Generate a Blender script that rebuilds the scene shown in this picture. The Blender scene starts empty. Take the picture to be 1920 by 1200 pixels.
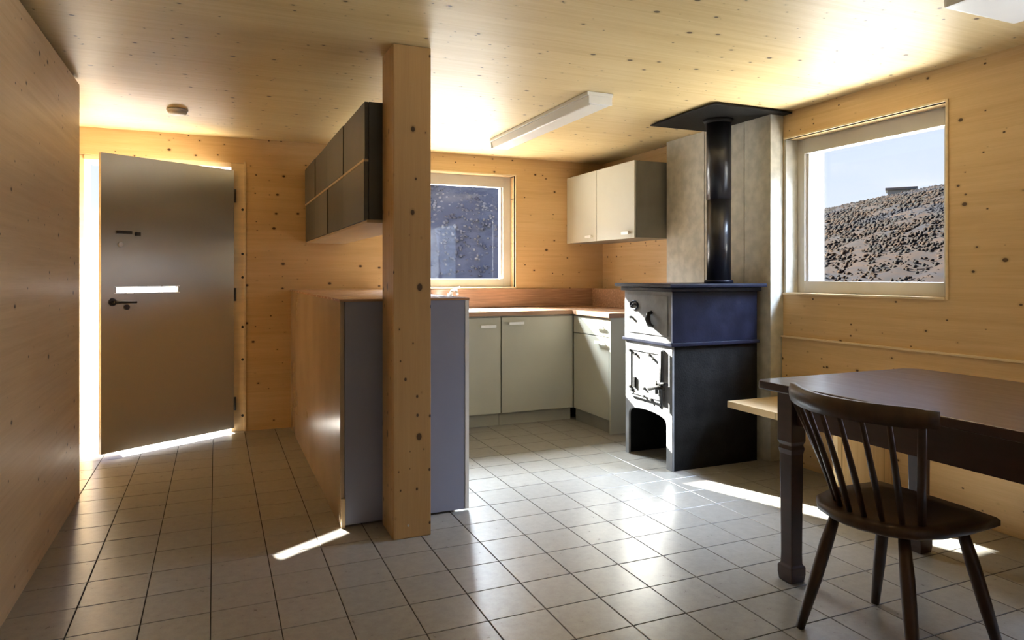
import bpy, bmesh, math, random
from mathutils import Vector, Matrix
random.seed(7)
S = bpy.context.scene
COL = S.collection

# ------------------------------------------------------------------ camera
YAW = 0.405793
cam_d = bpy.data.cameras.new('camera'); cam = bpy.data.objects.new('camera', cam_d); COL.objects.link(cam)
cam.location = (0, 0, 1.2)
cam.rotation_euler = (math.radians(90), 0, -YAW)
cam_d.sensor_width = 36; cam_d.sensor_fit = 'HORIZONTAL'
cam_d.lens = 36 * 1295.28 / 1920
cam_d.shift_y = -(600 - 515.29) / 1920
cam_d.clip_start = 0.02; cam_d.clip_end = 2000
S.camera = cam

# ------------------------------------------------------------------ world, sun, exposure
S.view_settings.view_transform = 'Standard'
S.view_settings.look = 'None'
S.view_settings.gamma = 1
S.view_settings.use_curve_mapping = False
S.view_settings.exposure = 0.55
W = bpy.data.worlds.new('world'); S.world = W; W.use_nodes = True
wn = W.node_tree.nodes; wl = W.node_tree.links
bg = wn['Background']
tc = wn.new('ShaderNodeTexCoord'); sx = wn.new('ShaderNodeSeparateXYZ'); cr = wn.new('ShaderNodeValToRGB')
wl.new(tc.outputs['Generated'], sx.inputs[0]); wl.new(sx.outputs['Z'], cr.inputs[0]); wl.new(cr.outputs[0], bg.inputs[0])
e = cr.color_ramp.elements
e[0].position = 0.0; e[0].color = (0.80, 0.82, 0.86, 1)
e[1].position = 0.6; e[1].color = (0.26, 0.38, 0.74, 1)
m_ = e.new(0.22); m_.color = (0.46, 0.53, 0.84, 1); m2_ = e.new(0.09); m2_.color = (0.56, 0.60, 0.70, 1)
bg.inputs[1].default_value = 1.15
SUN_DIR = Vector((0.38, -1.0, -0.51)).normalized()
sd = bpy.data.lights.new('sun', 'SUN'); sun = bpy.data.objects.new('sun', sd); COL.objects.link(sun)
sd.energy = 70; sd.angle = math.radians(0.53); sd.color = (1.0, 0.955, 0.87)
sun.rotation_euler = SUN_DIR.to_track_quat('-Z', 'Y').to_euler(); sun.location = (-3, 12, 8)
# daylight fill, added: area lights outside the panes stand in for sky and bounce
def daylight_fill(name, loc, aim, w, h, energy, col):
    ad = bpy.data.lights.new(name, 'AREA'); ar = bpy.data.objects.new(name, ad); COL.objects.link(ar)
    ad.shape = 'RECTANGLE'; ad.size = w; ad.size_y = h; ad.energy = energy; ad.color = col
    ar.location = loc; ar.rotation_euler = (Vector(aim) - Vector(loc)).to_track_quat('-Z', 'Y').to_euler()
daylight_fill('sky_fill_second_window', (3.85, .60, 1.60), (2.0, .9, 1.3), 1.9, 1.15, 20, (.60, .72, 1.0))
daylight_fill('sky_fill_back_window', (1.75, 6.9, 3.0), (2.0, 4.6, .9), 1.6, 1.2, 1350, (.86, .92, 1.0))
daylight_fill('sky_fill_right_window', (4.9, 2.2, 3.15), (3.2, 3.1, 1.3), 1.6, 1.0, 620, (.62, .74, 1.0))
daylight_fill('bounce_fill_right_window', (4.75, 2.9, .0), (3.8, 2.87, 2.2), 1.8, 1.4, 230, (1.0, .95, .86))

# ------------------------------------------------------------------ materials
def mat(name): 
    m = bpy.data.materials.new(name); m.use_nodes = True
    return m, m.node_tree.nodes, m.node_tree.links, m.node_tree.nodes['Principled BSDF']
def mth(n, l, op, a, b=None):
    x = n.new('ShaderNodeMath'); x.operation = op
    for i, v in enumerate((a, b)):
        if v is None: continue
        if isinstance(v, (int, float)): x.inputs[i].default_value = v
        else: l.new(v, x.inputs[i])
    return x.outputs[0]
def mixc(n, l, f, a, b, mode='MIX'):
    x = n.new('ShaderNodeMix'); x.data_type = 'RGBA'; x.blend_type = mode
    for i, v in ((0, f), (6, a), (7, b)):
        if isinstance(v, (int, float)): x.inputs[i].default_value = v
        elif isinstance(v, tuple): x.inputs[i].default_value = (*v, 1)
        else: l.new(v, x.inputs[i])
    return x.outputs[2]
def mrange(n, l, v, a, b, c=0.0, d=1.0):
    x = n.new('ShaderNodeMapRange'); l.new(v, x.inputs[0])
    for i, q in enumerate((a, b, c, d)): x.inputs[1 + i].default_value = q
    x.interpolation_type = 'SMOOTHSTEP'
    return x.outputs[0]

def plain(name, col, rough=0.5, metal=0.0, var=0.08, scale=6.0, bump=0.0, spec=0.5, coat=0.0, stretch=(1, 1, 1)):
    m, n, l, p = mat(name)
    t = n.new('ShaderNodeTexCoord'); mp = n.new('ShaderNodeMapping'); mp.inputs['Scale'].default_value = stretch
    l.new(t.outputs['Object'], mp.inputs[0])
    no = n.new('ShaderNodeTexNoise'); no.inputs['Scale'].default_value = scale; no.inputs['Detail'].default_value = 6
    l.new(mp.outputs[0], no.inputs['Vector'])
    a = tuple(c * (1 - var) for c in col); b = tuple(min(1, c * (1 + var)) for c in col)
    l.new(mixc(n, l, mrange(n, l, no.outputs[0], .3, .7), a, b), p.inputs['Base Color'])
    p.inputs['Roughness'].default_value = rough; p.inputs['Metallic'].default_value = metal
    p.inputs['Specular IOR Level'].default_value = spec; p.inputs['Coat Weight'].default_value = coat
    l.new(mth(n, l, 'ADD', mth(n, l, 'MULTIPLY', no.outputs[0], .15), rough - .07), p.inputs['Roughness'])
    if bump:
        n2 = n.new('ShaderNodeTexNoise'); n2.inputs['Scale'].default_value = scale * 12; l.new(mp.outputs[0], n2.inputs['Vector'])
        bp = n.new('ShaderNodeBump'); bp.inputs['Strength'].default_value = bump; bp.inputs['Distance'].default_value = .003
        l.new(n2.outputs[0], bp.inputs['Height']); l.new(bp.outputs[0], p.inputs['Normal'])
    return m

def spruce(name, axes, light, dark, knot_scale=7, knot_share=.55, rough=.42, lam=.145, knot_r=.07, off=0.0):
    """solid timber panel: axes = (grain axis, cross axis) as letters"""
    m, n, l, p = mat(name)
    t = n.new('ShaderNodeTexCoord'); s = n.new('ShaderNodeSeparateXYZ'); l.new(t.outputs['Object'], s.inputs[0])
    u = s.outputs[axes[0]]; v = s.outputs[axes[1]]
    if axes == 'ZX': v = mth(n, l, 'ADD', v, s.outputs['Y'])
    # lamella index and its own tone
    vi = mth(n, l, 'FLOOR', mth(n, l, 'DIVIDE', v, lam))
    wn_ = n.new('ShaderNodeTexWhiteNoise'); wn_.noise_dimensions = '1D'; l.new(vi, wn_.inputs['W'])
    # grain
    c = n.new('ShaderNodeCombineXYZ'); l.new(mth(n, l, 'MULTIPLY', u, 1.3), c.inputs[0]); l.new(mth(n, l, 'MULTIPLY', v, 34.0), c.inputs[1])
    l.new(mth(n, l, 'MULTIPLY', wn_.outputs[0], 9.0), c.inputs[2])
    g = n.new('ShaderNodeTexNoise'); g.inputs['Scale'].default_value = 1.0; g.inputs['Detail'].default_value = 5; g.inputs['Distortion'].default_value = .4
    l.new(c.outputs[0], g.inputs['Vector'])
    c3 = n.new('ShaderNodeCombineXYZ'); l.new(mth(n, l, 'MULTIPLY', u, 6.0), c3.inputs[0]); l.new(mth(n, l, 'MULTIPLY', v, 170.0), c3.inputs[1])
    g3 = n.new('ShaderNodeTexNoise'); g3.inputs['Scale'].default_value = 1.0; g3.inputs['Detail'].default_value = 3; l.new(c3.outputs[0], g3.inputs['Vector'])
    big = n.new('ShaderNodeTexNoise'); big.inputs['Scale'].default_value = 1.6; l.new(t.outputs['Object'], big.inputs['Vector'])
    f = mth(n, l, 'ADD', mth(n, l, 'MULTIPLY', g.outputs[0], .55), mth(n, l, 'MULTIPLY', g3.outputs[0], .35))
    f = mth(n, l, 'ADD', f, mth(n, l, 'MULTIPLY', wn_.outputs[0], .14))
    f = mth(n, l, 'ADD', f, mth(n, l, 'MULTIPLY', big.outputs[0], .25))
    base = mixc(n, l, mrange(n, l, f, .30, 1.15), light, dark)
    # knots
    c2 = n.new('ShaderNodeCombineXYZ'); l.new(mth(n, l, 'ADD', mth(n, l, 'MULTIPLY', u, .72), off), c2.inputs[0]); l.new(mth(n, l, 'ADD', v, off), c2.inputs[1])
    for sc_, rr, shr in ((knot_scale, knot_r, knot_share), (knot_scale * 2.1, knot_r * 1.0, knot_share * .42)):
        vo = n.new('ShaderNodeTexVoronoi'); vo.voronoi_dimensions = '2D'; vo.inputs['Scale'].default_value = sc_
        l.new(c2.outputs[0], vo.inputs['Vector'])
        sc = n.new('ShaderNodeSeparateColor'); l.new(vo.outputs['Color'], sc.inputs[0])
        rad = mth(n, l, 'MULTIPLY', sc.outputs[1], rr)
        k = mth(n, l, 'SUBTRACT', rad, vo.outputs['Distance'])
        kk = mth(n, l, 'MULTIPLY', mrange(n, l, k, -.012, .014), mth(n, l, 'LESS_THAN', sc.outputs[0], shr))
        halo = mth(n, l, 'MULTIPLY', mrange(n, l, k, -.08, .01, 0, .35), mth(n, l, 'LESS_THAN', sc.outputs[0], shr))
        base = mixc(n, l, halo, base, tuple(x * .6 for x in dark))
        base = mixc(n, l, kk, base, (.085, .045, .018))
    l.new(base, p.inputs['Base Color'])
    l.new(mth(n, l, 'ADD', mth(n, l, 'MULTIPLY', g.outputs[0], .2), rough - .1), p.inputs['Roughness'])
    bp = n.new('ShaderNodeBump'); bp.inputs['Strength'].default_value = .25; bp.inputs['Distance'].default_value = .002
    l.new(g3.outputs[0], bp.inputs['Height']); l.new(bp.outputs[0], p.inputs['Normal'])
    p.inputs['Specular IOR Level'].default_value = .35
    return m

WL, WD = (.71, .50, .26), (.52, .33, .14)
M = {}
M['wood_xz'] = spruce('spruce_back_wall', 'XZ', WL, WD)
M['wood_yz'] = spruce('spruce_right_wall', 'YZ', WL, WD, off=3.3)
M['wood_left'] = spruce('spruce_left_wall', 'YZ', (.70, .51, .31), (.52, .34, .18), off=8.3, knot_share=.35)
M['wood_ceiling'] = spruce('spruce_ceiling', 'XY', (.75, .59, .32), (.55, .39, .165), knot_share=.45, off=1.7)
M['wood_post'] = spruce('spruce_post', 'ZX', (.52, .325, .135), (.38, .215, .08), knot_scale=8, knot_share=.5, lam=.3, knot_r=.10, off=5.2)
M['bench_wood'] = spruce('spruce_bench', 'YX', (.84, .66, .40), (.62, .42, .20), knot_scale=6, knot_share=.25, off=2.2)
M['raw_wood'] = plain('pine_lining', (.74, .58, .36), .5, scale=3, stretch=(1, 1, 8))
M['tile'] = None
M['grout'] = plain('dark_floor_joint', (.035, .03, .025), .8, scale=30)
M['cream'] = plain('cream_grey_cabinet', (.50, .49, .41), .38, var=.03, scale=3)
M['cream_side'] = plain('cream_grey_side', (.44, .42, .34), .45, var=.03, scale=3)
M['plinth'] = plain('grey_plinth', (.26, .25, .21), .5)
M['worktop'] = plain('reddish_wood_worktop', (.40, .235, .14), .25, var=.18, scale=5, stretch=(1, 14, 14))
M['brown_panel'] = plain('brown_lacquered_panel', (.40, .29, .18), .21, var=.05, scale=2, spec=.6)
M['sky_tint_panel'] = plain('grey_panel_sky_tint', (.25, .27, .37), .42, var=.03, scale=3)  # grey panel, blue sky light put into its colour
M['dark_cab'] = plain('dark_grey_cabinet', (.07, .075, .072), .45, var=.06, scale=3)
M['dark_cab_b'] = plain('mid_grey_cabinet', (.10, .105, .10), .45, var=.06, scale=3)
M['rail_wood'] = plain('pale_wood_rail', (.55, .42, .26), .45)
M['leaf'] = plain('olive_grey_door', (.57, .57, .54), .24, metal=.7, var=.015, scale=1.2, spec=.6)
M['iron'] = plain('black_iron_sky_tint', (.008, .0095, .022), .36, var=.3, scale=7, bump=.25, spec=.28)  # black iron, blue of the window light put into its colour
M['iron_front'] = plain('pale_iron_sun_lifted', (.23, .23, .235), .38, var=.25, scale=7, bump=.25, spec=.6)  # paler front iron, raised further so the sunlit face goes white
M['iron_rough'] = plain('dull_black_iron', (.008, .0075, .007), .6, var=.4, scale=9, bump=.5, spec=.15)  # near-black iron, duller than the upper body
M['pipe'] = plain('black_pipe', (.012, .013, .02), .30, spec=.6)
M['steel'] = plain('brushed_steel', (.62, .62, .60), .28, metal=.9)
M['handle'] = plain('pull_handle_sun_white', (.80, .79, .76), .3, metal=.3)  # steel pulls whitened to carry their sunlit highlights
M['black'] = plain('black_fitting', (.02, .02, .02), .4)
M['white'] = plain('white_paint', (.82, .82, .80), .35, var=.02)
M['frame'] = plain('pale_window_frame', (.58, .56, .52), .4, var=.04)
M['outer_reveal'] = plain('white_outer_reveal', (.88, .87, .85), .7, var=.02)
M['lampbody'] = plain('white_lamp_diffuser', (.80, .80, .77), .35, var=.02)
M['board'] = plain('grey_fibre_board', (.46, .44, .37), .55, var=.14, scale=14, bump=.15)
M['table'] = plain('dark_table_wood', (.040, .015, .011), .32, var=.15, scale=4, stretch=(9, 1, 9), spec=.6, coat=.4)
M['chair'] = plain('dark_chair_wood', (.045, .022, .010), .34, var=.2, scale=6, stretch=(6, 6, 2), spec=.5)
M['gravel'] = plain('pale_gravel', (.86, .84, .80), .9, var=.05, scale=8, bump=.3)
M['render'] = plain('outside_render', (.7, .69, .66), .9)

def tile_material():
    m, n, l, p = mat('floor_tile')
    oi = n.new('ShaderNodeObjectInfo'); t = n.new('ShaderNodeTexCoord'); ge = n.new('ShaderNodeNewGeometry')
    no = n.new('ShaderNodeTexNoise'); no.inputs['Scale'].default_value = 26; no.inputs['Detail'].default_value = 8; no.inputs['Roughness'].default_value = .7
    l.new(ge.outputs['Position'], no.inputs['Vector'])
    sp = n.new('ShaderNodeTexVoronoi'); sp.inputs['Scale'].default_value = 120; l.new(ge.outputs['Position'], sp.inputs['Vector'])
    base = mixc(n, l, mrange(n, l, no.outputs[0], .3, .7), (.27, .255, .225), (.34, .325, .29))
    base = mixc(n, l, mrange(n, l, sp.outputs['Distance'], .05, .3, .35, 0), base, (.20, .17, .13))
    base = mixc(n, l, mth(n, l, 'MULTIPLY', oi.outputs['Random'], .16), base, (.20, .19, .17))
    l.new(base, p.inputs['Base Color'])
    l.new(mth(n, l, 'ADD', mth(n, l, 'MULTIPLY', no.outputs[0], .10), .24), p.inputs['Roughness'])
    p.inputs['Specular IOR Level'].default_value = .8
    bp = n.new('ShaderNodeBump'); bp.inputs['Strength'].default_value = .12; bp.inputs['Distance'].default_value = .002
    l.new(no.outputs[0], bp.inputs['Height']); l.new(bp.outputs[0], p.inputs['Normal'])
    return m
M['tile'] = tile_material()

def glass_material():
    m = bpy.data.materials.new('window_glass'); m.use_nodes = True; n = m.node_tree.nodes; l = m.node_tree.links
    n.remove(n['Principled BSDF']); out = n['Material Output']
    a = n.new('ShaderNodeBsdfTransparent'); b = n.new('ShaderNodeBsdfGlossy'); b.inputs['Roughness'].default_value = .02
    a.inputs[0].default_value = (.95, .97, .97, 1)
    lw = n.new('ShaderNodeLayerWeight'); lw.inputs[0].default_value = .5
    fr_ = mth(n, l, 'ADD', mth(n, l, 'MULTIPLY', mth(n, l, 'POWER', lw.outputs['Facing'], 5.0), .9), .035); mx = n.new('ShaderNodeMixShader')
    l.new(fr_, mx.inputs[0]); l.new(a.outputs[0], mx.inputs[1]); l.new(b.outputs[0], mx.inputs[2]); l.new(mx.outputs[0], out.inputs[0])
    return m
M['glass'] = glass_material()

def hill_material(name, a, b, c, rough_scale):
    m, n, l, p = mat(name)
    ge = n.new('ShaderNodeNewGeometry')
    n1 = n.new('ShaderNodeTexNoise'); n1.inputs['Scale'].default_value = rough_scale; n1.inputs['Detail'].default_value = 8; n1.inputs['Roughness'].default_value = .7
    n2 = n.new('ShaderNodeTexNoise'); n2.inputs['Scale'].default_value = rough_scale * .18; n2.inputs['Detail'].default_value = 3
    l.new(ge.outputs['Position'], n1.inputs['Vector']); l.new(ge.outputs['Position'], n2.inputs['Vector'])
    base = mixc(n, l, mrange(n, l, n1.outputs[0], .38, .62), a, b)
    base = mixc(n, l, mrange(n, l, n2.outputs[0], .5, .62), base, c)
    l.new(base, p.inputs['Base Color']); p.inputs['Roughness'].default_value = .95; p.inputs['Specular IOR Level'].default_value = .1
    return m
M['hill'] = hill_material('dry_hillside', (.018, .0092, .0050), (.008, .0060, .0062), (.008, .0070, .0090), .9)
M['scrub'] = hill_material('hillside_scrub', (.020, .0108, .0060), (.008, .008, .008), (.009, .009, .012), .5)
M['lifted_slope'] = hill_material('shaded_slope_lifted', (.20, .19, .20), (.14, .135, .15), (.16, .155, .17), 1.5)  # hillside colour lightened here to lift its deep shade
M['lifted_scrub'] = hill_material('shaded_scrub_lifted', (.30, .28, .27), (.11, .105, .12), (.15, .145, .16), .9)  # scrub colour lightened likewise on the shaded slope

# ------------------------------------------------------------------ mesh helpers
def V(*a): return Vector(a)
def bx(bm, x0, x1, y0, y1, z0, z1, bev=0.0, mtx=None):
    r = bmesh.ops.create_cube(bm, size=1)
    vs = r['verts']
    for v in vs:
        v.co = V(x0 + (v.co.x + .5) * (x1 - x0), y0 + (v.co.y + .5) * (y1 - y0), z0 + (v.co.z + .5) * (z1 - z0))
    if mtx:
        for v in vs: v.co = mtx @ v.co
    if bev:
        es = list({e for v in vs for e in v.link_edges})
        bmesh.ops.bevel(bm, geom=es, offset=bev, segments=2, affect='EDGES', profile=.7)
def tube(bm, pts, rads, seg=12, cap=True):
    pts = [Vector(p) for p in pts]
    if isinstance(rads, (int, float)): rads = [rads] * len(pts)
    rings = []
    up = None
    for i, p in enumerate(pts):
        d = (pts[min(i + 1, len(pts) - 1)] - pts[max(i - 1, 0)]).normalized()
        if up is None or abs(up.dot(d)) > .98:
            up = V(0, 0, 1) if abs(d.z) < .9 else V(1, 0, 0)
        a = d.cross(up).normalized(); b = a.cross(d).normalized(); up = b
        rings.append([bm.verts.new(p + rads[i] * (math.cos(2 * math.pi * k / seg) * a + math.sin(2 * math.pi * k / seg) * b)) for k in range(seg)])
    for r0, r1 in zip(rings, rings[1:]):
        for k in range(seg):
            f = bm.faces.new((r0[k], r0[(k + 1) % seg], r1[(k + 1) % seg], r1[k])); f.smooth = True
    if cap:
        bm.faces.new(rings[0][::-1]); bm.faces.new(rings[-1])
def prism(bm, poly, fn, a, b):
    """poly: list of 2D points, fn(u, v, w) -> xyz; extruded between w=a and w=b"""
    va = [bm.verts.new(fn(u, v, a)) for u, v in poly]; vb = [bm.verts.new(fn(u, v, b)) for u, v in poly]
    bm.faces.new(va[::-1]); bm.faces.new(vb)
    k = len(poly)
    for i in range(k): bm.faces.new((va[i], va[(i + 1) % k], vb[(i + 1) % k], vb[i]))
def obj(name, bm, m, parent=None, loc=None, bev=0.0):
    bmesh.ops.recalc_face_normals(bm, faces=bm.faces)
    if name == 'scrub':
        for f_ in bm.faces: f_.smooth = True
    me = bpy.data.meshes.new(name); bm.to_mesh(me); bm.free(); me.materials.append(m)
    o = bpy.data.objects.new(name, me); COL.objects.link(o)
    if loc is not None:
        o.location = loc
    if parent: 
        o.parent = parent
    if bev:
        md = o.modifiers.new('bevel', 'BEVEL'); md.width = bev; md.segments = 2; md.limit_method = 'ANGLE'
    return o
def box(name, m, parent, x0, x1, y0, y1, z0, z1, bev=0.0, label=None):
    bm = bmesh.new(); bx(bm, x0, x1, y0, y1, z0, z1, bev)
    o = obj(name, bm, m, parent)
    if label: o['label'] = label
    return o
def thing(name, label, cat, loc=(0, 0, 0), rz=0, group=None):
    o = bpy.data.objects.new(name, None); COL.objects.link(o); o.empty_display_size = .1
    o.location = loc; o.rotation_euler = (0, 0, rz); o['label'] = label; o['category'] = cat
    if group: o['group'] = group
    return o
def setting(o, label=None):
    o['kind'] = 'structure'
    if label: o['label'] = label
    return o
def empty_setting(name, loc, label):
    o = bpy.data.objects.new(name, None); COL.objects.link(o); o.location = loc; o.empty_display_size = .1
    return setting(o, label)
def tag(o, label, cat, group=None):
    o['label'] = label; o['category'] = cat
    if group: o['group'] = group
    return o
def rel(o, *a):  # helper: subtract parent's location from box extents
    x, y, z = o.location
    return (a[0] - x, a[1] - x, a[2] - y, a[3] - y, a[4] - z, a[5] - z)

H = 2.247          # ceiling height
XL, XR, YB, YR = -.67, 3.377, 5.68, -1.9
OUT = .32          # wall thickness

# ------------------------------------------------------------------ setting: floor
XS0, TX, YS0, TY = -.015, .2212, 2.006, .2245
bm = bmesh.new(); bx(bm, -1.6, XR + OUT, YR - OUT, YB + OUT, -.25, -.0015)
floor = obj('floor', bm, M['grout']); setting(floor, 'floor of square grey-brown tiles with thin dark joints')
J = .0021
bm = bmesh.new()
hx, hy = TX / 2 - J, TY / 2 - J
c_ = .0012
va = [bm.verts.new(p) for p in ((-hx, -hy, -.006), (hx, -hy, -.006), (hx, hy, -.006), (-hx, hy, -.006))]
vb = [bm.verts.new(p) for p in ((-hx, -hy, 0), (hx, -hy, 0), (hx, hy, 0), (-hx, hy, 0))]
vc = [bm.verts.new(p) for p in ((-hx + c_, -hy + c_, c_), (hx - c_, -hy + c_, c_), (hx - c_, hy - c_, c_), (-hx + c_, hy - c_, c_))]
for A, B in ((va, vb), (vb, vc)):
    for i in range(4): bm.faces.new((A[i], A[(i + 1) % 4], B[(i + 1) % 4], B[i]))
bm.faces.new(vc)
tile_me = bpy.data.meshes.new('tile'); bm.to_mesh(tile_me); bm.free(); tile_me.materials.append(M['tile'])
def project(x, y, z):
    zc = x * math.sin(YAW) + y * math.cos(YAW)
    if zc < .3: return None
    xc = x * math.cos(YAW) - y * math.sin(YAW)
    return 960 + 1295.28 * xc / zc, 515.29 - 1295.28 * (z - 1.2) / zc, zc
cells = []
for i in range(-8, 17):
    for j in range(-19, 18):
        x0 = XS0 + i * TX; y0 = YS0 + j * TY
        cx, cy = x0 + TX / 2, y0 + TY / 2
        if x0 < -1.55 or cx > XR + .05 or y0 > YB + .3 or y0 < YR - .1: continue
        if cx < XL - .12 and cy < 4.2: continue
        hidden = (.56 < cx < 1.18 and cy > 3.45) or (cx > 2.8 and cy > 4.5) or (cy > 5.2 and cx > 1.2) or (2.66 < cx and 3.6 < cy < 4.5)
        p = project(cx, cy, 0)
        vis = p and -60 < p[0] < 1980 and p[1] < 1260 and not hidden
        cells.append((not vis, p[2] if p else 9, cx, cy))
cells.sort()
rest = bmesh.new()
for k, (nv, d, cx, cy) in enumerate(cells):
    if not nv and k < 300:
        o = bpy.data.objects.new('tile', tile_me); COL.objects.link(o); o.parent = floor
        o.location = (cx, cy, random.uniform(-.0003, .0002))
    else:
        vs = [rest.verts.new((cx + sx_ * hx, cy + sy_ * hy, c_)) for sx_, sy_ in ((-1, -1), (1, -1), (1, 1), (-1, 1))]
        vl = [rest.verts.new((v.co.x, v.co.y, -.004)) for v in vs]
        rest.faces.new(vs)
        for q in range(4): rest.faces.new((vl[q], vl[(q + 1) % 4], vs[(q + 1) % 4], vs[q]))
o = obj('far_tiles', rest, M['tile'], floor); o['kind'] = 'stuff'

# ------------------------------------------------------------------ setting: ceiling and walls
bm = bmesh.new(); bx(bm, -1.6, XR + OUT, YR - OUT, YB + OUT, H, H + .3)
setting(obj('ceiling', bm, M['wood_ceiling']), 'ceiling of pale spruce panels with small dark knots')
bm = bmesh.new(); bx(bm, -2.0, XR + OUT + .1, YR - OUT - .1, YB + OUT + .1, H + .3, H + .36)
setting(obj('roof', bm, M['render']), 'roof slab')

def wall_with_hole(name, m, axis, a0, a1, t0, t1, z0, z1, holes):
    """axis 'X': wall runs along X with thickness t0..t1 in Y, and so on; holes (lo, hi, zlo, zhi) sorted"""
    bm = bmesh.new()
    def add(u0, u1, w0, w1):
        if axis == 'X': bx(bm, u0, u1, t0, t1, w0, w1)
        else: bx(bm, t0, t1, u0, u1, w0, w1)
    cur = a0
    for lo, hi, zl, zh in holes:
        add(cur, lo, z0, z1)
        if zl > z0: add(lo, hi, z0, zl)
        add(lo, hi, zh, z1)
        cur = hi
    add(cur, a1, z0, z1)
    return obj(name, bm, m)
# openings
W1 = (1.40, 2.47, 1.09, 2.085)          # back window x0 x1 z0 z1
W2 = (2.33, 3.41, 1.085, 2.072)         # right window y0 y1 z0 z1
D1 = (-.90, .205, 2.055)                # back door x0 x1 top
wb = wall_with_hole('wall_back', M['wood_xz'], 'X', -1.6, XR + OUT, YB, YB + OUT, -.01, H, [(D1[0], D1[1], -.01, D1[2]), W1])
setting(wb, 'back wall of knotty spruce panels')
wr = wall_with_hole('wall_right', M['wood_yz'], 'Y', YR - OUT, YB, XR, XR + OUT, -.01, H, [(-.40, 1.60, .95, 2.10), W2])
setting(wr, 'right wall of knotty spruce panels')
# lower panel of the right wall stands a little proud; its top edge catches the light
box('panel', M['wood_yz'], wr, XR - .020, XR, -1.0, 3.405, .0, .80, .004)
setting(box('lit_seam_strip', M['raw_wood'], None, XR - .032, XR - .0005, -1.0, 3.405, .8005, .810, .002), 'thin pale strip drawing the lit seam edge along the right wall above the bench')  # pale strip added as the highlight on the panel seam
bm = bmesh.new(); bx(bm, XL - .10, XL, YR, 4.33, 0, H - .024, .004)
wl_ = setting(obj('wall_left', bm, M['wood_left']), 'left wall panel of spruce ending beside the entrance')
box('shadow_gap', M['black'], wl_, XL - .09, XL - .020, YR, 4.32, H - .024, H)
bm = bmesh.new(); bx(bm, -1.6, -1.5, 4.23, YB, 0, H); bx(bm, -1.5, XL - .1, 4.23, 4.33, 0, H); bx(bm, -1.6, XL - .1, YR - OUT, 4.23, 0, H)
setting(obj('wall_entry', bm, M['wood_yz']), 'side wall of the entrance niche')
wre = wall_with_hole('wall_rear', M['wood_xz'], 'X', XL - .1, XR, YR - OUT, YR, -.01, H, [(.9, 1.7, 1.0, 2.0)])
setting(wre, 'rear wall behind the viewer with a small added window')

# ------------------------------------------------------------------ windows
def window(name, axis, a0, a1, z0, z1, face, label, fw=.075, frame_d=.10):
    """axis: direction the window runs along; face: inner wall plane, outside is +"""
    root = empty_setting(name, (0, 0, 0), label)
    def B(nm, m, u0, u1, t0, t1, w0, w1, bev=0.0, parent=None, lab=None):
        if axis == 'X': return box(nm, m, parent or root, u0, u1, t0, t1, w0, w1, bev, lab)
        return box(nm, m, parent or root, t0, t1, u0, u1, w0, w1, bev, lab)
    f0, f1 = face + frame_d, face + frame_d + .07
    g = .002
    # frame: outer members
    bm = bmesh.new()
    def FB(u0, u1, t0, t1, w0, w1, bev=.003):
        if axis == 'X': bx(bm, u0, u1, t0, t1, w0, w1, bev)
        else: bx(bm, t0, t1, u0, u1, w0, w1, bev)
    FB(a0, a0 + fw, f0, f1, z0, z1); FB(a1 - fw, a1, f0, f1, z0, z1)
    FB(a0 + fw, a1 - fw, f0, f1, z0, z0 + fw); FB(a0 + fw, a1 - fw, f0, f1, z1 - fw - .02, z1)
    # inner rebate
    s = .018
    FB(a0 + fw, a0 + fw + s, f0 + .02, f1 - .01, z0 + fw, z1 - fw - .02, 0); FB(a1 - fw - s, a1 - fw, f0 + .02, f1 - .01, z0 + fw, z1 - fw - .02, 0)
    fr = obj('window_frame', bm, M['frame'], root)
    B('pane', M['glass'], a0 + fw, a1 - fw, f0 + .033, f0 + .039, z0 + fw, z1 - fw - .02)
    # outer lining
    t0, t1 = f1, face + OUT + .02
    L = .012
    bm = bmesh.new()
    FB(a0, a0 + L, t0, t1, z0, z1, 0); FB(a1 - L, a1, t0, t1, z0, z1, 0); FB(a0 + L, a1 - L, t0, t1, z1 - L, z1, 0)
    FB(a0 + L, a1 - L, t0, t1 + .03, z0, z0 + .02, 0)
    obj('outer_reveal', bm, M['outer_reveal'], root)
    # thin trim round the inner edge
    bm = bmesh.new()
    w = .012
    FB(a0 - w, a0, face - .006, face + .03, z0 - w, z1 + w, .002)
    if name != 'window_2': FB(a1, a1 + w, face - .006, face + .03, z0 - w, z1 + w, .002)
    FB(a0, a1 - .001, face - .006, face + .03, z1, z1 + w, .002); FB(a0, a1 - .001, face - .012, face + .03, z0 - w, z0, .002)
    obj('trim', bm, M['raw_wood'], root)
    return root
window('window_1', 'X', *W1, YB, 'window in the back wall looking onto a shaded slope')
window('window_2', 'Y', *W2, XR, 'window in the right wall looking onto a dry hillside')
window('window_3', 'Y', -.40, 1.60, .95, 2.10, XR, 'window in the right wall outside the view')
# rear window behind the viewer, unseen, added to let light in
root = empty_setting('added_window_4', (0, 0, 0), 'small added window behind the viewer, lets sky light in')
bm = bmesh.new()
for x in (.9, 1.64): bx(bm, x, x + .06, YR - .2, YR - .13, 1.0, 2.0)
bx(bm, .96, 1.64, YR - .2, YR - .13, 1.0, 1.06); bx(bm, .96, 1.64, YR - .2, YR - .13, 1.94, 2.0)
obj('window_frame', bm, M['frame'], root)
box('pane', M['glass'], root, .96, 1.64, YR - .17, YR - .165, 1.06, 1.94)

# ------------------------------------------------------------------ entrance door
P0 = V(.116, 5.688, 0); P1 = V(-.695, 5.185, 0)
dd = (P1 - P0); DW = dd.length; ang = math.atan2(dd.y, dd.x)
door = empty_setting('door_1', P0, 'grey entrance door standing ajar, lever handle and letter slot')
door.rotation_euler = (0, 0, ang)
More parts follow.
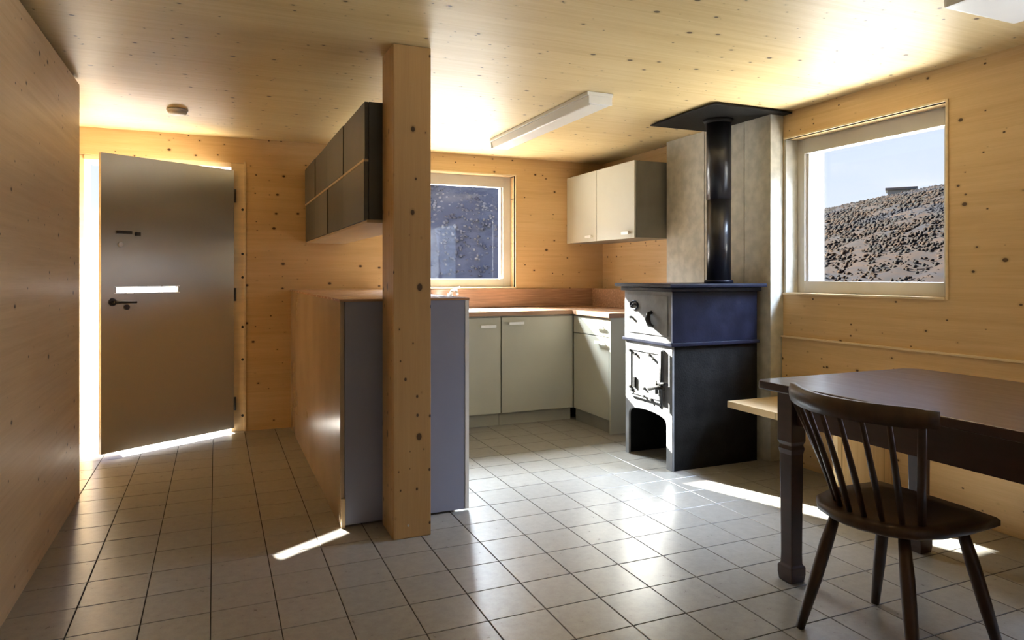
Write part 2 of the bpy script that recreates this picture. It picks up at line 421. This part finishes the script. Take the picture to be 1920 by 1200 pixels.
# local: x from hinge (0) to free edge (DW); +y side faces the room? computed: room side is the one towards camera
TH = .03
zb, zt = .035, 1.995
SL0, SL1, SZ0, SZ1 = .44, .86, 1.080, 1.118     # letter slot, measured from the hinge
bm = bmesh.new()
bx(bm, 0, DW, 0, TH, zb, SZ0); bx(bm, 0, DW, 0, TH, SZ1, zt)
bx(bm, 0, SL0, 0, TH, SZ0, SZ1); bx(bm, SL1, DW, 0, TH, SZ0, SZ1)
bmesh.ops.remove_doubles(bm, verts=bm.verts, dist=1e-5)
leaf = obj('door_leaf', bm, M['leaf'], door)
# room side is local y = TH (checked below by the sign of the cross product)
side = 1
bm = bmesh.new(); bx(bm, SL0 - .012, SL1 + .012, TH, TH + .004, SZ1, SZ1 + .006); bx(bm, SL0 - .012, SL1 + .012, TH, TH + .004, SZ0 - .006, SZ0)
obj('letter_slot', bm, M['steel'], leaf)
bm = bmesh.new()
tube(bm, [(DW - .07, TH, 1.02), (DW - .07, TH + .05, 1.02)], .009, 10)
tube(bm, [(DW - .07, TH + .05, 1.02), (DW - .10, TH + .056, 1.02), (DW - .20, TH + .054, 1.018)], [.010, .010, .008], 10)
obj('handle', bm, M['black'], leaf)
bm = bmesh.new(); tube(bm, [(DW - .07, TH, 1.02), (DW - .07, TH + .006, 1.02)], .026, 18); tube(bm, [(DW - .16, TH, .985), (DW - .16, TH + .012, .985)], .018, 14)
obj('lock_rosette', bm, M['black'], leaf)
bm = bmesh.new(); bx(bm, DW - .19, DW - .09, TH, TH + .018, 1.472, 1.492, .003); bx(bm, DW - .245, DW - .215, TH, TH + .022, 1.462, 1.486, .003)
obj('bolt', bm, M['black'], leaf)
bm = bmesh.new(); tube(bm, [(DW - .12, TH, 1.40), (DW - .12, TH + .012, 1.40)], .016, 14)
obj('keyhole_cover', bm, M['steel'], leaf)
for z in (.22, 1.05, 1.80):
    bm = bmesh.new(); tube(bm, [(-.008, TH + .002, z - .05), (-.008, TH + .002, z + .05)], .009, 10); obj('hinge', bm, M['black'], leaf)
# frame, straight in the wall
fr = box('door_frame', M['raw_wood'], None, D1[1] - .092, D1[1], YB + .012, YB + OUT - .02, 0, D1[2], .004)  # paler wood here in place of the outside glow on the jamb
fr.name = 'trim_1'; setting(fr, 'timber jamb on the hinge side of the door, pale for the glow on it')
for z in (.12, .55, .80, 1.18, 1.36, 1.70):
    bm = bmesh.new(); tube(bm, [(D1[1] - .012, YB + .012, z), (D1[1] - .012, YB + .006, z)], .010, 10)
    obj('peg', bm, M['black'], fr)
f2 = setting(box('trim_2', M['raw_wood'], None, D1[0], D1[0] + .045, YB + .03, YB + OUT - .02, 0, D1[2], .004), 'pale timber jamb on the lock side')
f3 = setting(box('trim_3', M['raw_wood'], None, D1[0] + .045, D1[1] - .092, YB + .012, YB + OUT - .02, D1[2] - .035, D1[2], .004), 'pale timber head of the door frame')
# face trim around hinge side, visible as a pale strip
f4 = setting(box('trim_4', M['raw_wood'], None, D1[1] - .004, D1[1] + .012, YB - .008, YB + .03, 0, D1[2] + .012, .002), 'thin pale edging beside the door')

# ------------------------------------------------------------------ post
post = thing('timber_post', 'square knotty timber post from floor to ceiling before the grey kitchen counter', 'post', (.826, 3.185, 0))
bm = bmesh.new(); bx(bm, -.088, .088, -.112, .112, 0.0015, H - .002, .005)
obj('shaft', bm, M['wood_post'], post)
bm = bmesh.new()
for x, z in ((-.02, .06),): tube(bm, [(x, -.1125, z), (x, -.116, z)], .005, 8)
obj('screw', bm, M['steel'], post)

# ------------------------------------------------------------------ peninsula counter
pn = thing('kitchen_counter', 'high counter unit with brown side panel and sky-tinted grey end panel behind post', 'counter', (.55, 3.32, 0))
PZ = 1.072
def R(o, nm, m, *a, bev=0.0, parent=None, label=None):
    return box(nm, m, parent or o, *rel(o, *a), bev, label)
R(pn, 'side_panel', M['brown_panel'], .545, .565, 3.335, 5.67, .0, PZ, bev=.002, label='brown lacquered side panel')
R(pn, 'end_panel', M['sky_tint_panel'], .566, 1.166, 3.32, 3.34, .012, PZ, bev=.002, label='grey end panel with sky blue in its colour')
R(pn, 'rim_light_strip', M['white'], 1.167, 1.187, 3.318, 3.345, .012, PZ, bev=.002, label='edge strip, white for the rim light on it')  # rim light on the counter edge put in as white colour
R(pn, 'top', M['worktop'], .540, 1.19, 3.315, 5.67, PZ, PZ + .012, bev=.002, label='reddish wood top')
R(pn, 'foot_strip', M['rail_wood'], .547, .566, 3.315, 3.334, .0, .14, bev=.001)
R(pn, 'carcass', M['cream_side'], .566, 1.15, 3.345, 5.03, .10, PZ - .01)
R(pn, 'plinth', M['plinth'], .60, 1.12, 3.36, 5.03, .0, .098)
for k in range(3):
    y = 3.36 + k * .555
    d = R(pn, 'door', M['cream'], 1.152, 1.17, y, y + .55, .12, PZ - .03, bev=.002)
    R(pn, 'handle', M['steel'], 1.171, 1.186, y + .40, y + .50, PZ - .09, PZ - .08, parent=d)
    d.children[0].location = (0, 0, 0)

# ------------------------------------------------------------------ upper cabinet on the left
uc = thing('upper_cabinet', 'dark grey hanging cabinet left of the timber post, above the brown panel counter', 'cabinet', (.657, 3.312, 1.46))
Z0, Z1, X0, X1, Y0, Y1 = 1.462, 2.03, .657, .96, 3.312, 5.675
R(uc, 'carcass', M['dark_cab'], X0 + .02, X1, Y0, Y1, Z0 + .004, Z1, bev=.002)
R(uc, 'underside_panel', M['rail_wood'], X0 + .01, X1 + .0, Y0 + .004, Y1 - .01, Z0 - .012, Z0 + .003)
n_ = 4; st = (Y1 - Y0) / n_
for k in range(n_):
    for a, b, mm in ((Z0, 1.742, 'dark_cab_b'), (1.758, Z1, 'dark_cab')):
        mm = 'dark_cab_b' if (k + (a > 1.7)) % 2 == 0 else 'dark_cab'
        off = .004 if mm == 'dark_cab_b' else 0
        R(uc, 'front_panel', M[mm], X0 - off, X0 + .018, Y0 + k * st + .004, Y0 + (k + 1) * st - .004, a, b, bev=.0015)
    R(uc, 'grip_rail', M['rail_wood'], X0 - .004, X0 + .019, Y0 + k * st + .006, Y0 + (k + 1) * st - .006, 1.744, 1.756)

# ------------------------------------------------------------------ base cabinets
def bar_handle(o, parent, axis, c, L, out=-1):
    """small strap handle; axis 'X' (door faces -Y) or 'Y' (door faces -X)"""
    x, y, z = Vector(c) - o.location
    bm = bmesh.new()
    if axis == 'X':
        bx(bm, x - L / 2, x + L / 2, y - .028, y - .018, z - .011, z + .011, .002)
        for s in (-1, 1): bx(bm, x + s * (L / 2 - .012) - .004, x + s * (L / 2 - .012) + .004, y - .020, y, z - .004, z + .004)
    else:
        bx(bm, x - .028, x - .018, y - L / 2, y + L / 2, z - .011, z + .011, .002)
        for s in (-1, 1): bx(bm, x - .020, x, y + s * (L / 2 - .012) - .004, y + s * (L / 2 - .012) + .004, z - .004, z + .004)
    return obj('handle', bm, M['handle'], parent)
FY, FX, CZ = 5.05, 2.72, .875
b1 = thing('base_cabinet', 'narrow cream grey base cabinet under the back window beside the sky-tinted grey end panel', 'cabinet', (1.50, FY, 0))
R(b1, 'carcass', M['cream_side'], 1.50, 2.075, FY + .02, YB - .002, .10, CZ)
R(b1, 'plinth', M['cream_side'], 1.50, 2.075, FY + .05, FY + .07, .0015, .10)
d = R(b1, 'door', M['cream'], 1.505, 2.071, FY, FY + .019, .105, CZ - .012, bev=.003); bar_handle(b1, d, 'X', (1.96, FY, .795), .13)
b2 = thing('base_cabinet', 'wide cream grey base cabinet left of the inner corner', 'cabinet', (2.08, FY, 0))
R(b2, 'carcass', M['cream_side'], 2.079, XR - .11, FY + .02, YB - .002, .10, CZ)
R(b2, 'plinth', M['cream_side'], 2.079, 2.719, FY + .05, FY + .07, .0015, .10)
d = R(b2, 'door', M['cream'], 2.083, 2.715, FY, FY + .019, .105, CZ - .012, bev=.003); bar_handle(b2, d, 'X', (2.20, FY, .815), .13)
b3 = thing('base_cabinet', 'cream grey base cabinet between the corner and the black stove', 'cabinet', (FX, 4.46, 0))
R(b3, 'carcass', M['cream_side'], FX + .02, XR - .11, 4.485, 5.045, .10, CZ)
R(b3, 'end_panel', M['cream'], FX + .001, XR - .11, 4.462, 4.483, .0015, CZ, bev=.002)
R(b3, 'plinth', M['plinth'], FX + .022, FX + .04, 4.485, 5.045, .0015, .10)
d = R(b3, 'drawer_front', M['cream'], FX, FX + .019, 4.485, 5.04, .73, CZ - .012, bev=.003); bar_handle(b3, d, 'Y', (FX, 4.62, .80), .12)
d = R(b3, 'door', M['cream'], FX, FX + .019, 4.485, 5.04, .105, .724, bev=.003); bar_handle(b3, d, 'Y', (FX, 4.60, .68), .12)
# worktop (one continuous L) and its upstand
wt = thing('worktop', 'continuous reddish wood worktop with upstand along the kitchen corner', 'worktop', (1.2, 5.03, CZ))
bm = bmesh.new()
poly = [(1.192, 5.03), (2.70, 5.03), (2.70, 4.45), (XR - .11, 4.45), (XR - .11, YB - .001), (1.192, YB - .001)]
prism(bm, poly, lambda u, v, w: (u - 1.2, v - 5.03, w), .001, .036)
obj('board', bm, M['worktop'], wt, bev=.003)
R(wt, 'upstand', M['worktop'], 1.192, XR - .13, YB - .022, YB - .001, CZ + .037, 1.075, bev=.002)
R(wt, 'upstand', M['worktop'], XR - .130, XR - .109, 4.53, YB - .023, CZ + .037, 1.075, bev=.002)
# tap with sink
fa = thing('kitchen_tap', 'small white and chrome tap standing under the back window', 'tap', (1.80, 5.50, CZ + .036))
bm = bmesh.new(); tube(bm, [(0, 0, 0), (0, 0, .02), (0, 0, .13)], [.03, .024, .022], 14); obj('body', bm, M['white'], fa)
bm = bmesh.new(); tube(bm, [(0, 0, .10), (.0, -.05, .155), (.01, -.13, .165), (.01, -.16, .13)], [.013, .012, .011, .011], 12); obj('spout', bm, M['steel'], fa)
bm = bmesh.new(); tube(bm, [(0, 0, .13), (.03, 0, .165), (.09, 0, .185)], [.012, .009, .008], 10); obj('lever', bm, M['white'], fa)
sk = thing('kitchen_sink', 'steel sink let into the worktop under the back window', 'sink', (1.80, 5.26, CZ + .036))
bm = bmesh.new(); bx(bm, -.25, .25, -.17, -.15, .0005, .006); bx(bm, -.25, .25, .15, .17, .0005, .006); bx(bm, -.25, -.23, -.15, .15, .0005, .006); bx(bm, .23, .25, -.15, .15, .0005, .006)
obj('rim', bm, M['steel'], sk)
bm = bmesh.new(); bx(bm, -.23, .23, -.15, .15, .0004, .002); obj('basin', bm, M['steel'], sk)

# ------------------------------------------------------------------ upper cabinet right
ur = thing('upper_cabinet', 'cream grey two door hanging cabinet on the right of the kitchen corner', 'cabinet', (2.99, 4.55, 1.49))
R(ur, 'carcass', M['plinth'], 3.01, XR - .001, 4.55, 5.675, 1.49, 2.09, bev=.002, label='darker grey body of the cabinet')
for y0, y1 in ((4.552, 5.132), (5.138, 5.672)):
    d = R(ur, 'door', M['cream'], 2.99, 3.008, y0, y1, 1.488, 2.092, bev=.003)
    bar_handle(ur, d, 'Y', (2.99, y0 + .10, 1.53), .10)

# ------------------------------------------------------------------ chimney cladding, plate, pipe, stove
cl = thing('wall_cladding', 'grey fibre board casing on the wall behind the black stove pipe', 'panel', (3.268, 3.41, 0))
for y0, y1 in ((3.412, 3.648), (3.654, 4.06), (4.066, 4.52)):
    R(cl, 'board', M['board'], 3.268, XR - .002, y0, y1, .0015, H - .002, bev=.002)
# lining at window reveal, flush with the casing
R(cl, 'return_board', M['board'], XR, XR + .098, 3.392, 3.409, 1.087, 2.070)
pl = thing('ceiling_plate', 'flat black square plate under the ceiling around the stove pipe', 'plate', (3.065, 3.67, H))
bm = bmesh.new(); prism(bm, [(-.305, -.335), (.20, -.335), (.20, .335), (-.305, .335)], lambda u, v, w: (u, v, w), -.020, -.012)
obj('sheet', bm, M['iron_rough'], pl)
bm = bmesh.new(); prism(bm, [(.20, -.335), (.308, -.335), (.308, -.262), (.20, -.262)], lambda u, v, w: (u, v, w), -.020, -.012)
obj('sheet_flange', bm, M['iron_rough'], pl)
bm = bmesh.new(); bx(bm, -.28, .18, -.31, .31, -.012, -.0015); obj('spacer', bm, M['iron_rough'], pl)
bm = bmesh.new(); bm2 = [(0, 0, -.022), (0, 0, -.045)]; tube(bm, bm2, [.10, .085], 28); obj('collar', bm, M['iron_rough'], pl)
pp = thing('stove_pipe', 'round black stove pipe rising from the stove to the ceiling plate', 'pipe', (3.07, 3.67, 1.147))
bm = bmesh.new(); tube(bm, [(0, 0, 0), (0, 0, .55)], .078, 32); obj('lower_pipe', bm, M['pipe'], pp)
bm = bmesh.new(); tube(bm, [(0, 0, .55), (0, 0, H - 1.147 - .046)], .080, 32); obj('upper_pipe', bm, M['pipe'], pp)
bm = bmesh.new(); tube(bm, [(0, 0, .0), (0, 0, .02)], [.095, .09], 32); obj('collar', bm, M['iron'], pp)

sv = thing('wood_stove', 'large black cast iron stove with sunlit front door and arched foot', 'stove', (2.55, 3.47, 0))
R(sv, 'top_plate', M['iron'], 2.50, 3.25, 3.42, 4.05, 1.122, 1.145, bev=.006, label='black top plate with sky blue in its colour')
R(sv, 'cornice', M['iron'], 2.53, 3.23, 3.45, 4.02, 1.095, 1.121, bev=.006)
R(sv, 'upper_body', M['iron'], 2.555, 3.215, 3.475, 3.995, .785, 1.095, bev=.003)
R(sv, 'waist_ledge', M['iron'], 2.538, 3.225, 3.458, 4.012, .762, .784, bev=.005)
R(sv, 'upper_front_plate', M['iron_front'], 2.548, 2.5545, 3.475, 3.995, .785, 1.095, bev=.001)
R(sv, 'lower_body', M['iron_rough'], 2.575, 3.21, 3.49, 3.98, .34, .762)
R(sv, 'side_plate', M['iron_rough'], 2.57, 3.215, 3.475, 3.489, .0015, .761, bev=.002)
R(sv, 'side_plate', M['iron_rough'], 2.57, 3.215, 3.981, 3.995, .0015, .761, bev=.002)
R(sv, 'back_plate', M['iron_rough'], 3.20, 3.212, 3.49, 3.98, .0015, .34)
bm = bmesh.new()
pts = [(3.475, .0015), (3.475, .761), (3.995, .761), (3.995, .0015), (3.955, .0015), (3.955, .27)]
for k in range(9):
    a = math.pi * k / 8
    pts.append((3.745 + .205 * math.cos(a), .29 + .04 * math.sin(a)))
pts += [(3.535, .27), (3.535, .0015)]
prism(bm, pts, lambda u, v, w: (w - 2.55, u - 3.47, v), 2.553, 2.569)
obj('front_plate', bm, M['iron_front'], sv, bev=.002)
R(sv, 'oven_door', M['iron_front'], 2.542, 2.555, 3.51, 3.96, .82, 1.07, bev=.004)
bm = bmesh.new()
cyl = lambda b, y, z, r, x0, x1, seg=14: tube(b, [(x0 - 2.55, y - 3.47, z), (x1 - 2.55, y - 3.47, z)], r, seg)
tube(bm, [(2.54 - 2.55, .20, .965), (2.515 - 2.55, .20, .955), (2.505 - 2.55, .195, .92), (2.515 - 2.55, .19, .885), (2.54 - 2.55, .19, .875)], [.010, .015, .018, .015, .010], 12)
obj('oven_handle', bm, M['black'], sv)
bm = bmesh.new()
for a in range(13):
    t0 = 2 * math.pi * a / 12
cxs = [(-.012, .40 + .045 * math.cos(2 * math.pi * k / 16), 1.0 + .028 * math.sin(2 * math.pi * k / 16)) for k in range(17)]
tube(bm, cxs, .005, 8, cap=False); tube(bm, [(-.012, .36, 1.0), (-.016, .40, 1.01), (-.012, .44, .99)], .005, 8)
obj('ornament', bm, M['iron'], sv)
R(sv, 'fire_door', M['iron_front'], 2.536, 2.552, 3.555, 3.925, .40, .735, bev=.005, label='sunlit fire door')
fd = sv.children[-1]
bm = bmesh.new()
for a, b in (((3.575, .42), (3.905, .43)), ((3.575, .705), (3.905, .715))): bx(bm, -.020, -.013, a[0] - 3.47, b[0] - 3.47, a[1], b[1], .001)
for y in (3.575, 3.895): bx(bm, -.020, -.013, y - 3.47, y - 3.46, .431, .704, .001)
obj('door_moulding', bm, M['iron_front'], fd)
bm = bmesh.new()
tube(bm, [(-.025, .075, .38), (-.025, .075, .73)], .011, 12)
obj('latch_rod', bm, M['black'], sv)
bm = bmesh.new()
tube(bm, [(-.03, .045, .50), (-.045, .10, .505), (-.05, .17, .49)], [.012, .014, .017], 12); tube(bm, [(-.025, .02, .53), (-.025, .11, .53)], .012, 10)
tube(bm, [(-.03, .12, .54), (-.03, .12, .46)], .010, 10)
obj('latch_handle', bm, M['black'], sv)
for y, z in ((3.90, .70), (3.84, .68), (3.68, .69), (3.64, .67), (3.90, .46), (3.74, .47), (3.74, .42), (3.66, .41), (3.88, .44), (3.90, .92)):
    bm = bmesh.new(); cyl(bm, y, z, .009, 2.522, 2.54, 10); obj('rivet', bm, M['black'], sv)
bm = bmesh.new(); bx(bm, -.026, -.014, .37, .39, .46, .53, .003); obj('air_slider', bm, M['iron_rough'], sv)

# ------------------------------------------------------------------ ceiling lamps and detector
lp = thing('ceiling_lamp', 'long narrow white tube lamp under the ceiling left of the stove pipe', 'lamp', (2.03, 4.2, H))
bm = bmesh.new(); bx(bm, -.085, .085, -.76, .76, -.022, -.0015, .003); obj('base', bm, M['white'], lp)
bm = bmesh.new(); prism(bm, [(-.080, -.022), (-.062, -.075), (.062, -.075), (.080, -.022)], lambda u, v, w: (u, w, v), -.75, .75); obj('diffuser', bm, M['lampbody'], lp, bev=.006)
for s in (-1, 1):
    bm = bmesh.new(); bx(bm, -.078, .078, s * .755 - .006, s * .755 + .006, -.07, -.022, .003); obj('end_cap', bm, M['white'], lp)
lp2 = thing('ceiling_lamp', 'wide white lamp cut by the top right edge above the table', 'lamp', (2.66, 1.22, H))
bm = bmesh.new(); bx(bm, -.22, .22, -.50, .50, -.022, -.0015, .003); obj('base', bm, M['white'], lp2)
bm = bmesh.new(); bx(bm, -.205, .205, -.485, .485, -.07, -.022, .012); obj('diffuser', bm, M['lampbody'], lp2)
sm = thing('smoke_detector', 'small round white detector on the ceiling above the entrance door', 'detector', (-.22, 4.85, H))
bm = bmesh.new(); tube(bm, [(0, 0, -.0015), (0, 0, -.014)], .062, 28); obj('base', bm, M['white'], sm)
bm = bmesh.new(); tube(bm, [(0, 0, -.014), (0, 0, -.030), (0, 0, -.036)], [.058, .052, .035], 28); obj('cover', bm, M['white'], sm)

# ------------------------------------------------------------------ bench
bn = thing('timber_bench', 'pale spruce bench along the right wall behind the dark table', 'bench', (2.905, 3.24, 0))
R(bn, 'seat', M['bench_wood'], 2.905, XR - .023, .2, 3.395, .382, .422, bev=.003)
for y in (2.62, .9):
    R(bn, 'support', M['bench_wood'], 2.96, XR - .023, y, y + .03, .0015, .381, bev=.002)

# ------------------------------------------------------------------ table
tb = thing('dining_table', 'dark varnished rectangular table with square legs by the right wall', 'table', (2.0, .35, 0))
TX0, TX1, TY0, TY1, TZ = 1.985, 2.90, .30, 2.165, .78
ch = .03
poly = [(TX0, TY0), (TX1, TY0), (TX1, TY1 - .05), (TX1 - .05, TY1), (TX0 + .03, TY1), (TX0, TY1 - .03)]
bm = bmesh.new(); prism(bm, poly, lambda u, v, w: (u - 2.0, v - .35, w), TZ - .032, TZ)
obj('tabletop', bm, M['table'], tb, bev=.005)
ax0, ax1, ay0, ay1 = TX0 + .075, TX1 - .07, TY0 + .08, TY1 - .085
for a in ((ax0 + .01, ax0 + .03, ay0, ay1), (ax1 - .03, ax1 - .01, ay0, ay1), (ax0 + .03, ax1 - .03, ay0 + .01, ay0 + .03), (ax0 + .03, ax1 - .03, ay1 - .03, ay1 - .01)):
    R(tb, 'apron', M['table'], *a, .615, TZ - .033, bev=.002)
def leg_bm():
    bm = bmesh.new()
    prof = [(.0015, .033), (.03, .037), (.06, .037), (.07, .029), (.11, .028), (.50, .031), (.52, .035), (.535, .031), (.55, .037), (TZ - .034, .037)]
    rings = []
    for z, r in prof: rings.append([bm.verts.new((sx_ * r, sy_ * r, z)) for sx_, sy_ in ((-1, -1), (1, -1), (1, 1), (-1, 1))])
    for a, b in zip(rings, rings[1:]):
        for i in range(4): bm.faces.new((a[i], a[(i + 1) % 4], b[(i + 1) % 4], b[i]))
    bm.faces.new(rings[0][::-1]); bm.faces.new(rings[-1])
    return bm
for x, y in ((ax0 + .02, ay1 - .02), (ax1 - .02, ay1 - .02), (ax0 + .02, ay0 + .02), (ax1 - .02, ay0 + .02)):
    obj('leg', leg_bm(), M['table'], tb, loc=(x - 2.0, y - .35, 0), bev=.003)

# ------------------------------------------------------------------ chair (faces +X, towards the table)
chr_ = thing('spindle_chair', 'dark wooden spindle back chair with curved top rail pulled up to the table', 'chair', (2.03, 1.57, 0))
ox, oy = 2.03, 1.57
bm = bmesh.new()
out = []
# seat outline, local: front is +x; rounded back
for u, v in ((.195, -.205), (.205, -.10), (.208, 0), (.205, .10), (.195, .205), (.08, .212), (-.04, .205), (-.12, .178), (-.175, .12), (-.20, .05), (-.205, 0), (-.20, -.05), (-.175, -.12), (-.12, -.178), (-.04, -.205), (.08, -.212)):
    out.append((u * 1.06 - .02, v * 1.04))
N = len(out)
def ringz(f, z): return [bm.verts.new((u * f, v * f, z)) for u, v in out]
r = [ringz(.93, .418), ringz(1.0, .430), ringz(1.0, .446), ringz(.96, .454), ringz(.75, .449), ringz(.35, .444)]
bm.faces.new(r[0][::-1])
for a, b in zip(r, r[1:]):
    for i in range(N): f = bm.faces.new((a[i], a[(i + 1) % N], b[(i + 1) % N], b[i])); f.smooth = True
bm.faces.new(r[-1])
obj('seat', bm, M['chair'], chr_)
for (tx, ty), (fx, fy) in (((-.12, .12), (-.205, .20)), ((.12, .13), (.185, .225)), ((-.12, -.12), (-.205, -.225)), ((.12, -.13), (.21, -.205))):
    bm = bmesh.new()
    P = [V(tx, ty, .422), V(tx + (fx - tx) * .3, ty + (fy - ty) * .3, .30), V(tx + (fx - tx) * .6, ty + (fy - ty) * .6, .17), V(fx, fy, .0015)]
    tube(bm, P, [.016, .021, .020, .014], 12); obj('leg', bm, M['chair'], chr_)
def rail_pt(s):  # s in -1..1, +1 is the far end (larger y)
    y = -.14 + .25 * s - .02
    x = -.36 - .11 * (1 - s * s) + .012 * s
    return V(x, y + .0, .838)
n_sp = 8
bm = bmesh.new()
K = 22
sec = []
for k in range(K + 1):
    s = -1 + 2 * k / K
    p = rail_pt(s); q = rail_pt(min(1.02, s + .02)) - rail_pt(s - .02); q.z = 0; q.normalize(); nrm = V(q.y, -q.x, 0)
    hh = .026 if abs(s) < .9 else .022
    sec.append([bm.verts.new(p + nrm * a + V(0, 0, b)) for a, b in ((-.011, -hh), (.011, -hh), (.013, 0), (.009, hh), (-.009, hh), (-.013, 0))])
for a, b in zip(sec, sec[1:]):
    for i in range(6): f = bm.faces.new((a[i], a[(i + 1) % 6], b[(i + 1) % 6], b[i])); f.smooth = True
bm.faces.new(sec[0][::-1]); bm.faces.new(sec[-1])
obj('top_rail', bm, M['chair'], chr_)
for k in range(n_sp):
    s = -.88 + 1.76 * k / (n_sp - 1)
    p = rail_pt(s); p.z -= .02
    a = math.pi * (.5 + .5) + 0
    ang_ = math.radians(180 - s * 72)
    b = V(.168 * math.cos(ang_) - .005, .168 * math.sin(ang_), .450)
    if abs(s) > .8: rr = [.011, .013, .010]
    else: rr = [.008, .010, .0065]
    mid = b.lerp(p, .4)
    bm = bmesh.new(); tube(bm, [b - V(0, 0, .01), mid, p], rr, 10); obj('spindle', bm, M['chair'], chr_)

# ------------------------------------------------------------------ outdoors
bm = bmesh.new()
R0 = 9
def ridge(az):   # elevation (tan) of the skyline by azimuth in degrees from +Y towards +X
    pts = [(-180, .05), (-60, .05), (5, .05), (8, .22), (25, .22), (29, .13), (33, .07), (40, .065), (46, .078), (50, .092), (55, .108), (60, .118), (90, .10), (120, .05), (180, .05)]
    for (a, b), (c, d) in zip(pts, pts[1:]):
        if a <= az <= c: return b + (d - b) * (az - a) / (c - a)
    return .05
rad = [9, 14, 20, 28, 38, 50, 64, 80, 98, 118, 140]
def hz(az, r_):
    t_ = ridge(az)
    if -60 < az <= 5: return -1.2 + .006 * max(0, r_ - 12)
    elif 5 < az < 27: start, top = 24., 44.
    elif az < 34: start, top = 24., 44. + (az - 27) * 12.   # near steep shaded slope
    else: start, top = 24., 130.
    if r_ <= start: return -1.2
    f = min(1, (r_ - start) / (top - start)); f = f * f * (3 - 2 * f) * .35 + f * .65
    zz = -1.2 + (1.2 + 1.2 + t_ * top) * f
    if r_ > top: zz -= (r_ - top) * .15
    return zz
NA = 360
pale = bmesh.new()
pg_ = [[pale.verts.new((math.sin(math.radians(a_)) * r_ + 1.3, math.cos(math.radians(a_)) * r_ + 2.5, -.30 + .002 * (r_ - 16))) for a_ in range(-60, 5, 4)] for r_ in (16.5, 40, 90, 138)]
for a, b in zip(pg_, pg_[1:]):
    for k in range(len(a) - 1): pale.faces.new((a[k], a[k + 1], b[k + 1], b[k]))
setting(obj('snowfield', pale, M['gravel']), 'pale sunlit open ground beyond the door')
random.seed(3)
rads = [9 + 131 * (i / 44) ** 1.25 for i in range(45)]
grid = []
for r_ in rads:
    row = []
    for k in range(NA):
        az = -180 + 360 * k / NA
        z = hz(az, r_) + (random.uniform(-.004, .004) * r_ if r_ > 18 else 0)
        a = math.radians(az)
        row.append(bm.verts.new((math.sin(a) * r_ + 1.3, math.cos(a) * r_ + 2.5, z)))
    grid.append(row)
for a, b in zip(grid, grid[1:]):
    for k in range(NA): bm.faces.new((a[k], a[(k + 1) % NA], b[(k + 1) % NA], b[k])).smooth = True
hill = obj('hillside', bm, M['hill'])
hill.data.materials.append(M['lifted_slope'])
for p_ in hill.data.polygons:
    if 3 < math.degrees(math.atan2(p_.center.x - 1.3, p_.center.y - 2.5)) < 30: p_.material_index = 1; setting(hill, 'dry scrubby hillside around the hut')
bm = bmesh.new(); prism(bm, [(math.cos(2 * math.pi * k / 48) * 17 + 1.3, math.sin(2 * math.pi * k / 48) * 17 + 2.5) for k in range(48)], lambda u, v, w: (u, v, w), -.6, -.28)
g = obj('forecourt', bm, M['gravel']); setting(g, 'pale gravel ground round the hut')
# scrub and bare trees on the slopes, uncountable: one mesh
bm = bmesh.new()
def blob(c, s, hgt):
    vs = []
    for zz, rr in ((-.3, .8), (.4, .9)):
        vs.append([bm.verts.new(c + V(math.cos(2 * math.pi * q / 5 + zz) * rr * s * random.uniform(.7, 1.2), math.sin(2 * math.pi * q / 5 + zz) * rr * s * random.uniform(.7, 1.2), zz * hgt)) for q in range(5)])
    top = bm.verts.new(c + V(0, 0, hgt))
    for a, b in zip(vs, vs[1:]):
        for q in range(5): bm.faces.new((a[q], a[(q + 1) % 5], b[(q + 1) % 5], b[q]))
    for q in range(5): bm.faces.new((vs[-1][q], vs[-1][(q + 1) % 5], top))
for _ in range(28000):
    if _ == 24000:
        sc_ = obj('scrub', bm, M['scrub']); sc_['kind'] = 'stuff'; tag(sc_, 'brown and grey scrub covering the hillside beyond the right window', 'scrub')
        bm = bmesh.new()
    az = random.uniform(33, 64) if _ < 24000 else random.uniform(8, 29)
    lim = (25, 44) if az < 30 else (30, 132)
    r_ = lim[0] + (lim[1] - lim[0]) * math.sqrt(random.random())
    a = math.radians(az); s = r_ * random.uniform(.0016, .0042)
    blob(V(math.sin(a) * r_ + 1.3, math.cos(a) * r_ + 2.5, hz(az, r_)), s, s * random.uniform(.6, 1.3))
sc_ = obj('scrub', bm, M['lifted_scrub']); sc_['kind'] = 'stuff'; tag(sc_, 'grey scrub, colour lifted, on the shaded slope behind the back window', 'scrub')
# small hut on the skyline
az = math.radians(53.2); rr = 129
hut = thing('far_hut', 'tiny flat grey hut on the skyline seen through the right window', 'hut', (math.sin(az) * rr + 1.3, math.cos(az) * rr + 2.5, hz(53.2, rr) - 1.5), -az)
bm = bmesh.new(); bx(bm, -2, 2, -2, 2, 0, 2.2); obj('wall', bm, M['plinth'], hut)
bm = bmesh.new(); bx(bm, -2.3, 2.3, -2.4, 2.4, 2.2, 2.6); obj('roof', bm, M['dark_cab'], hut)
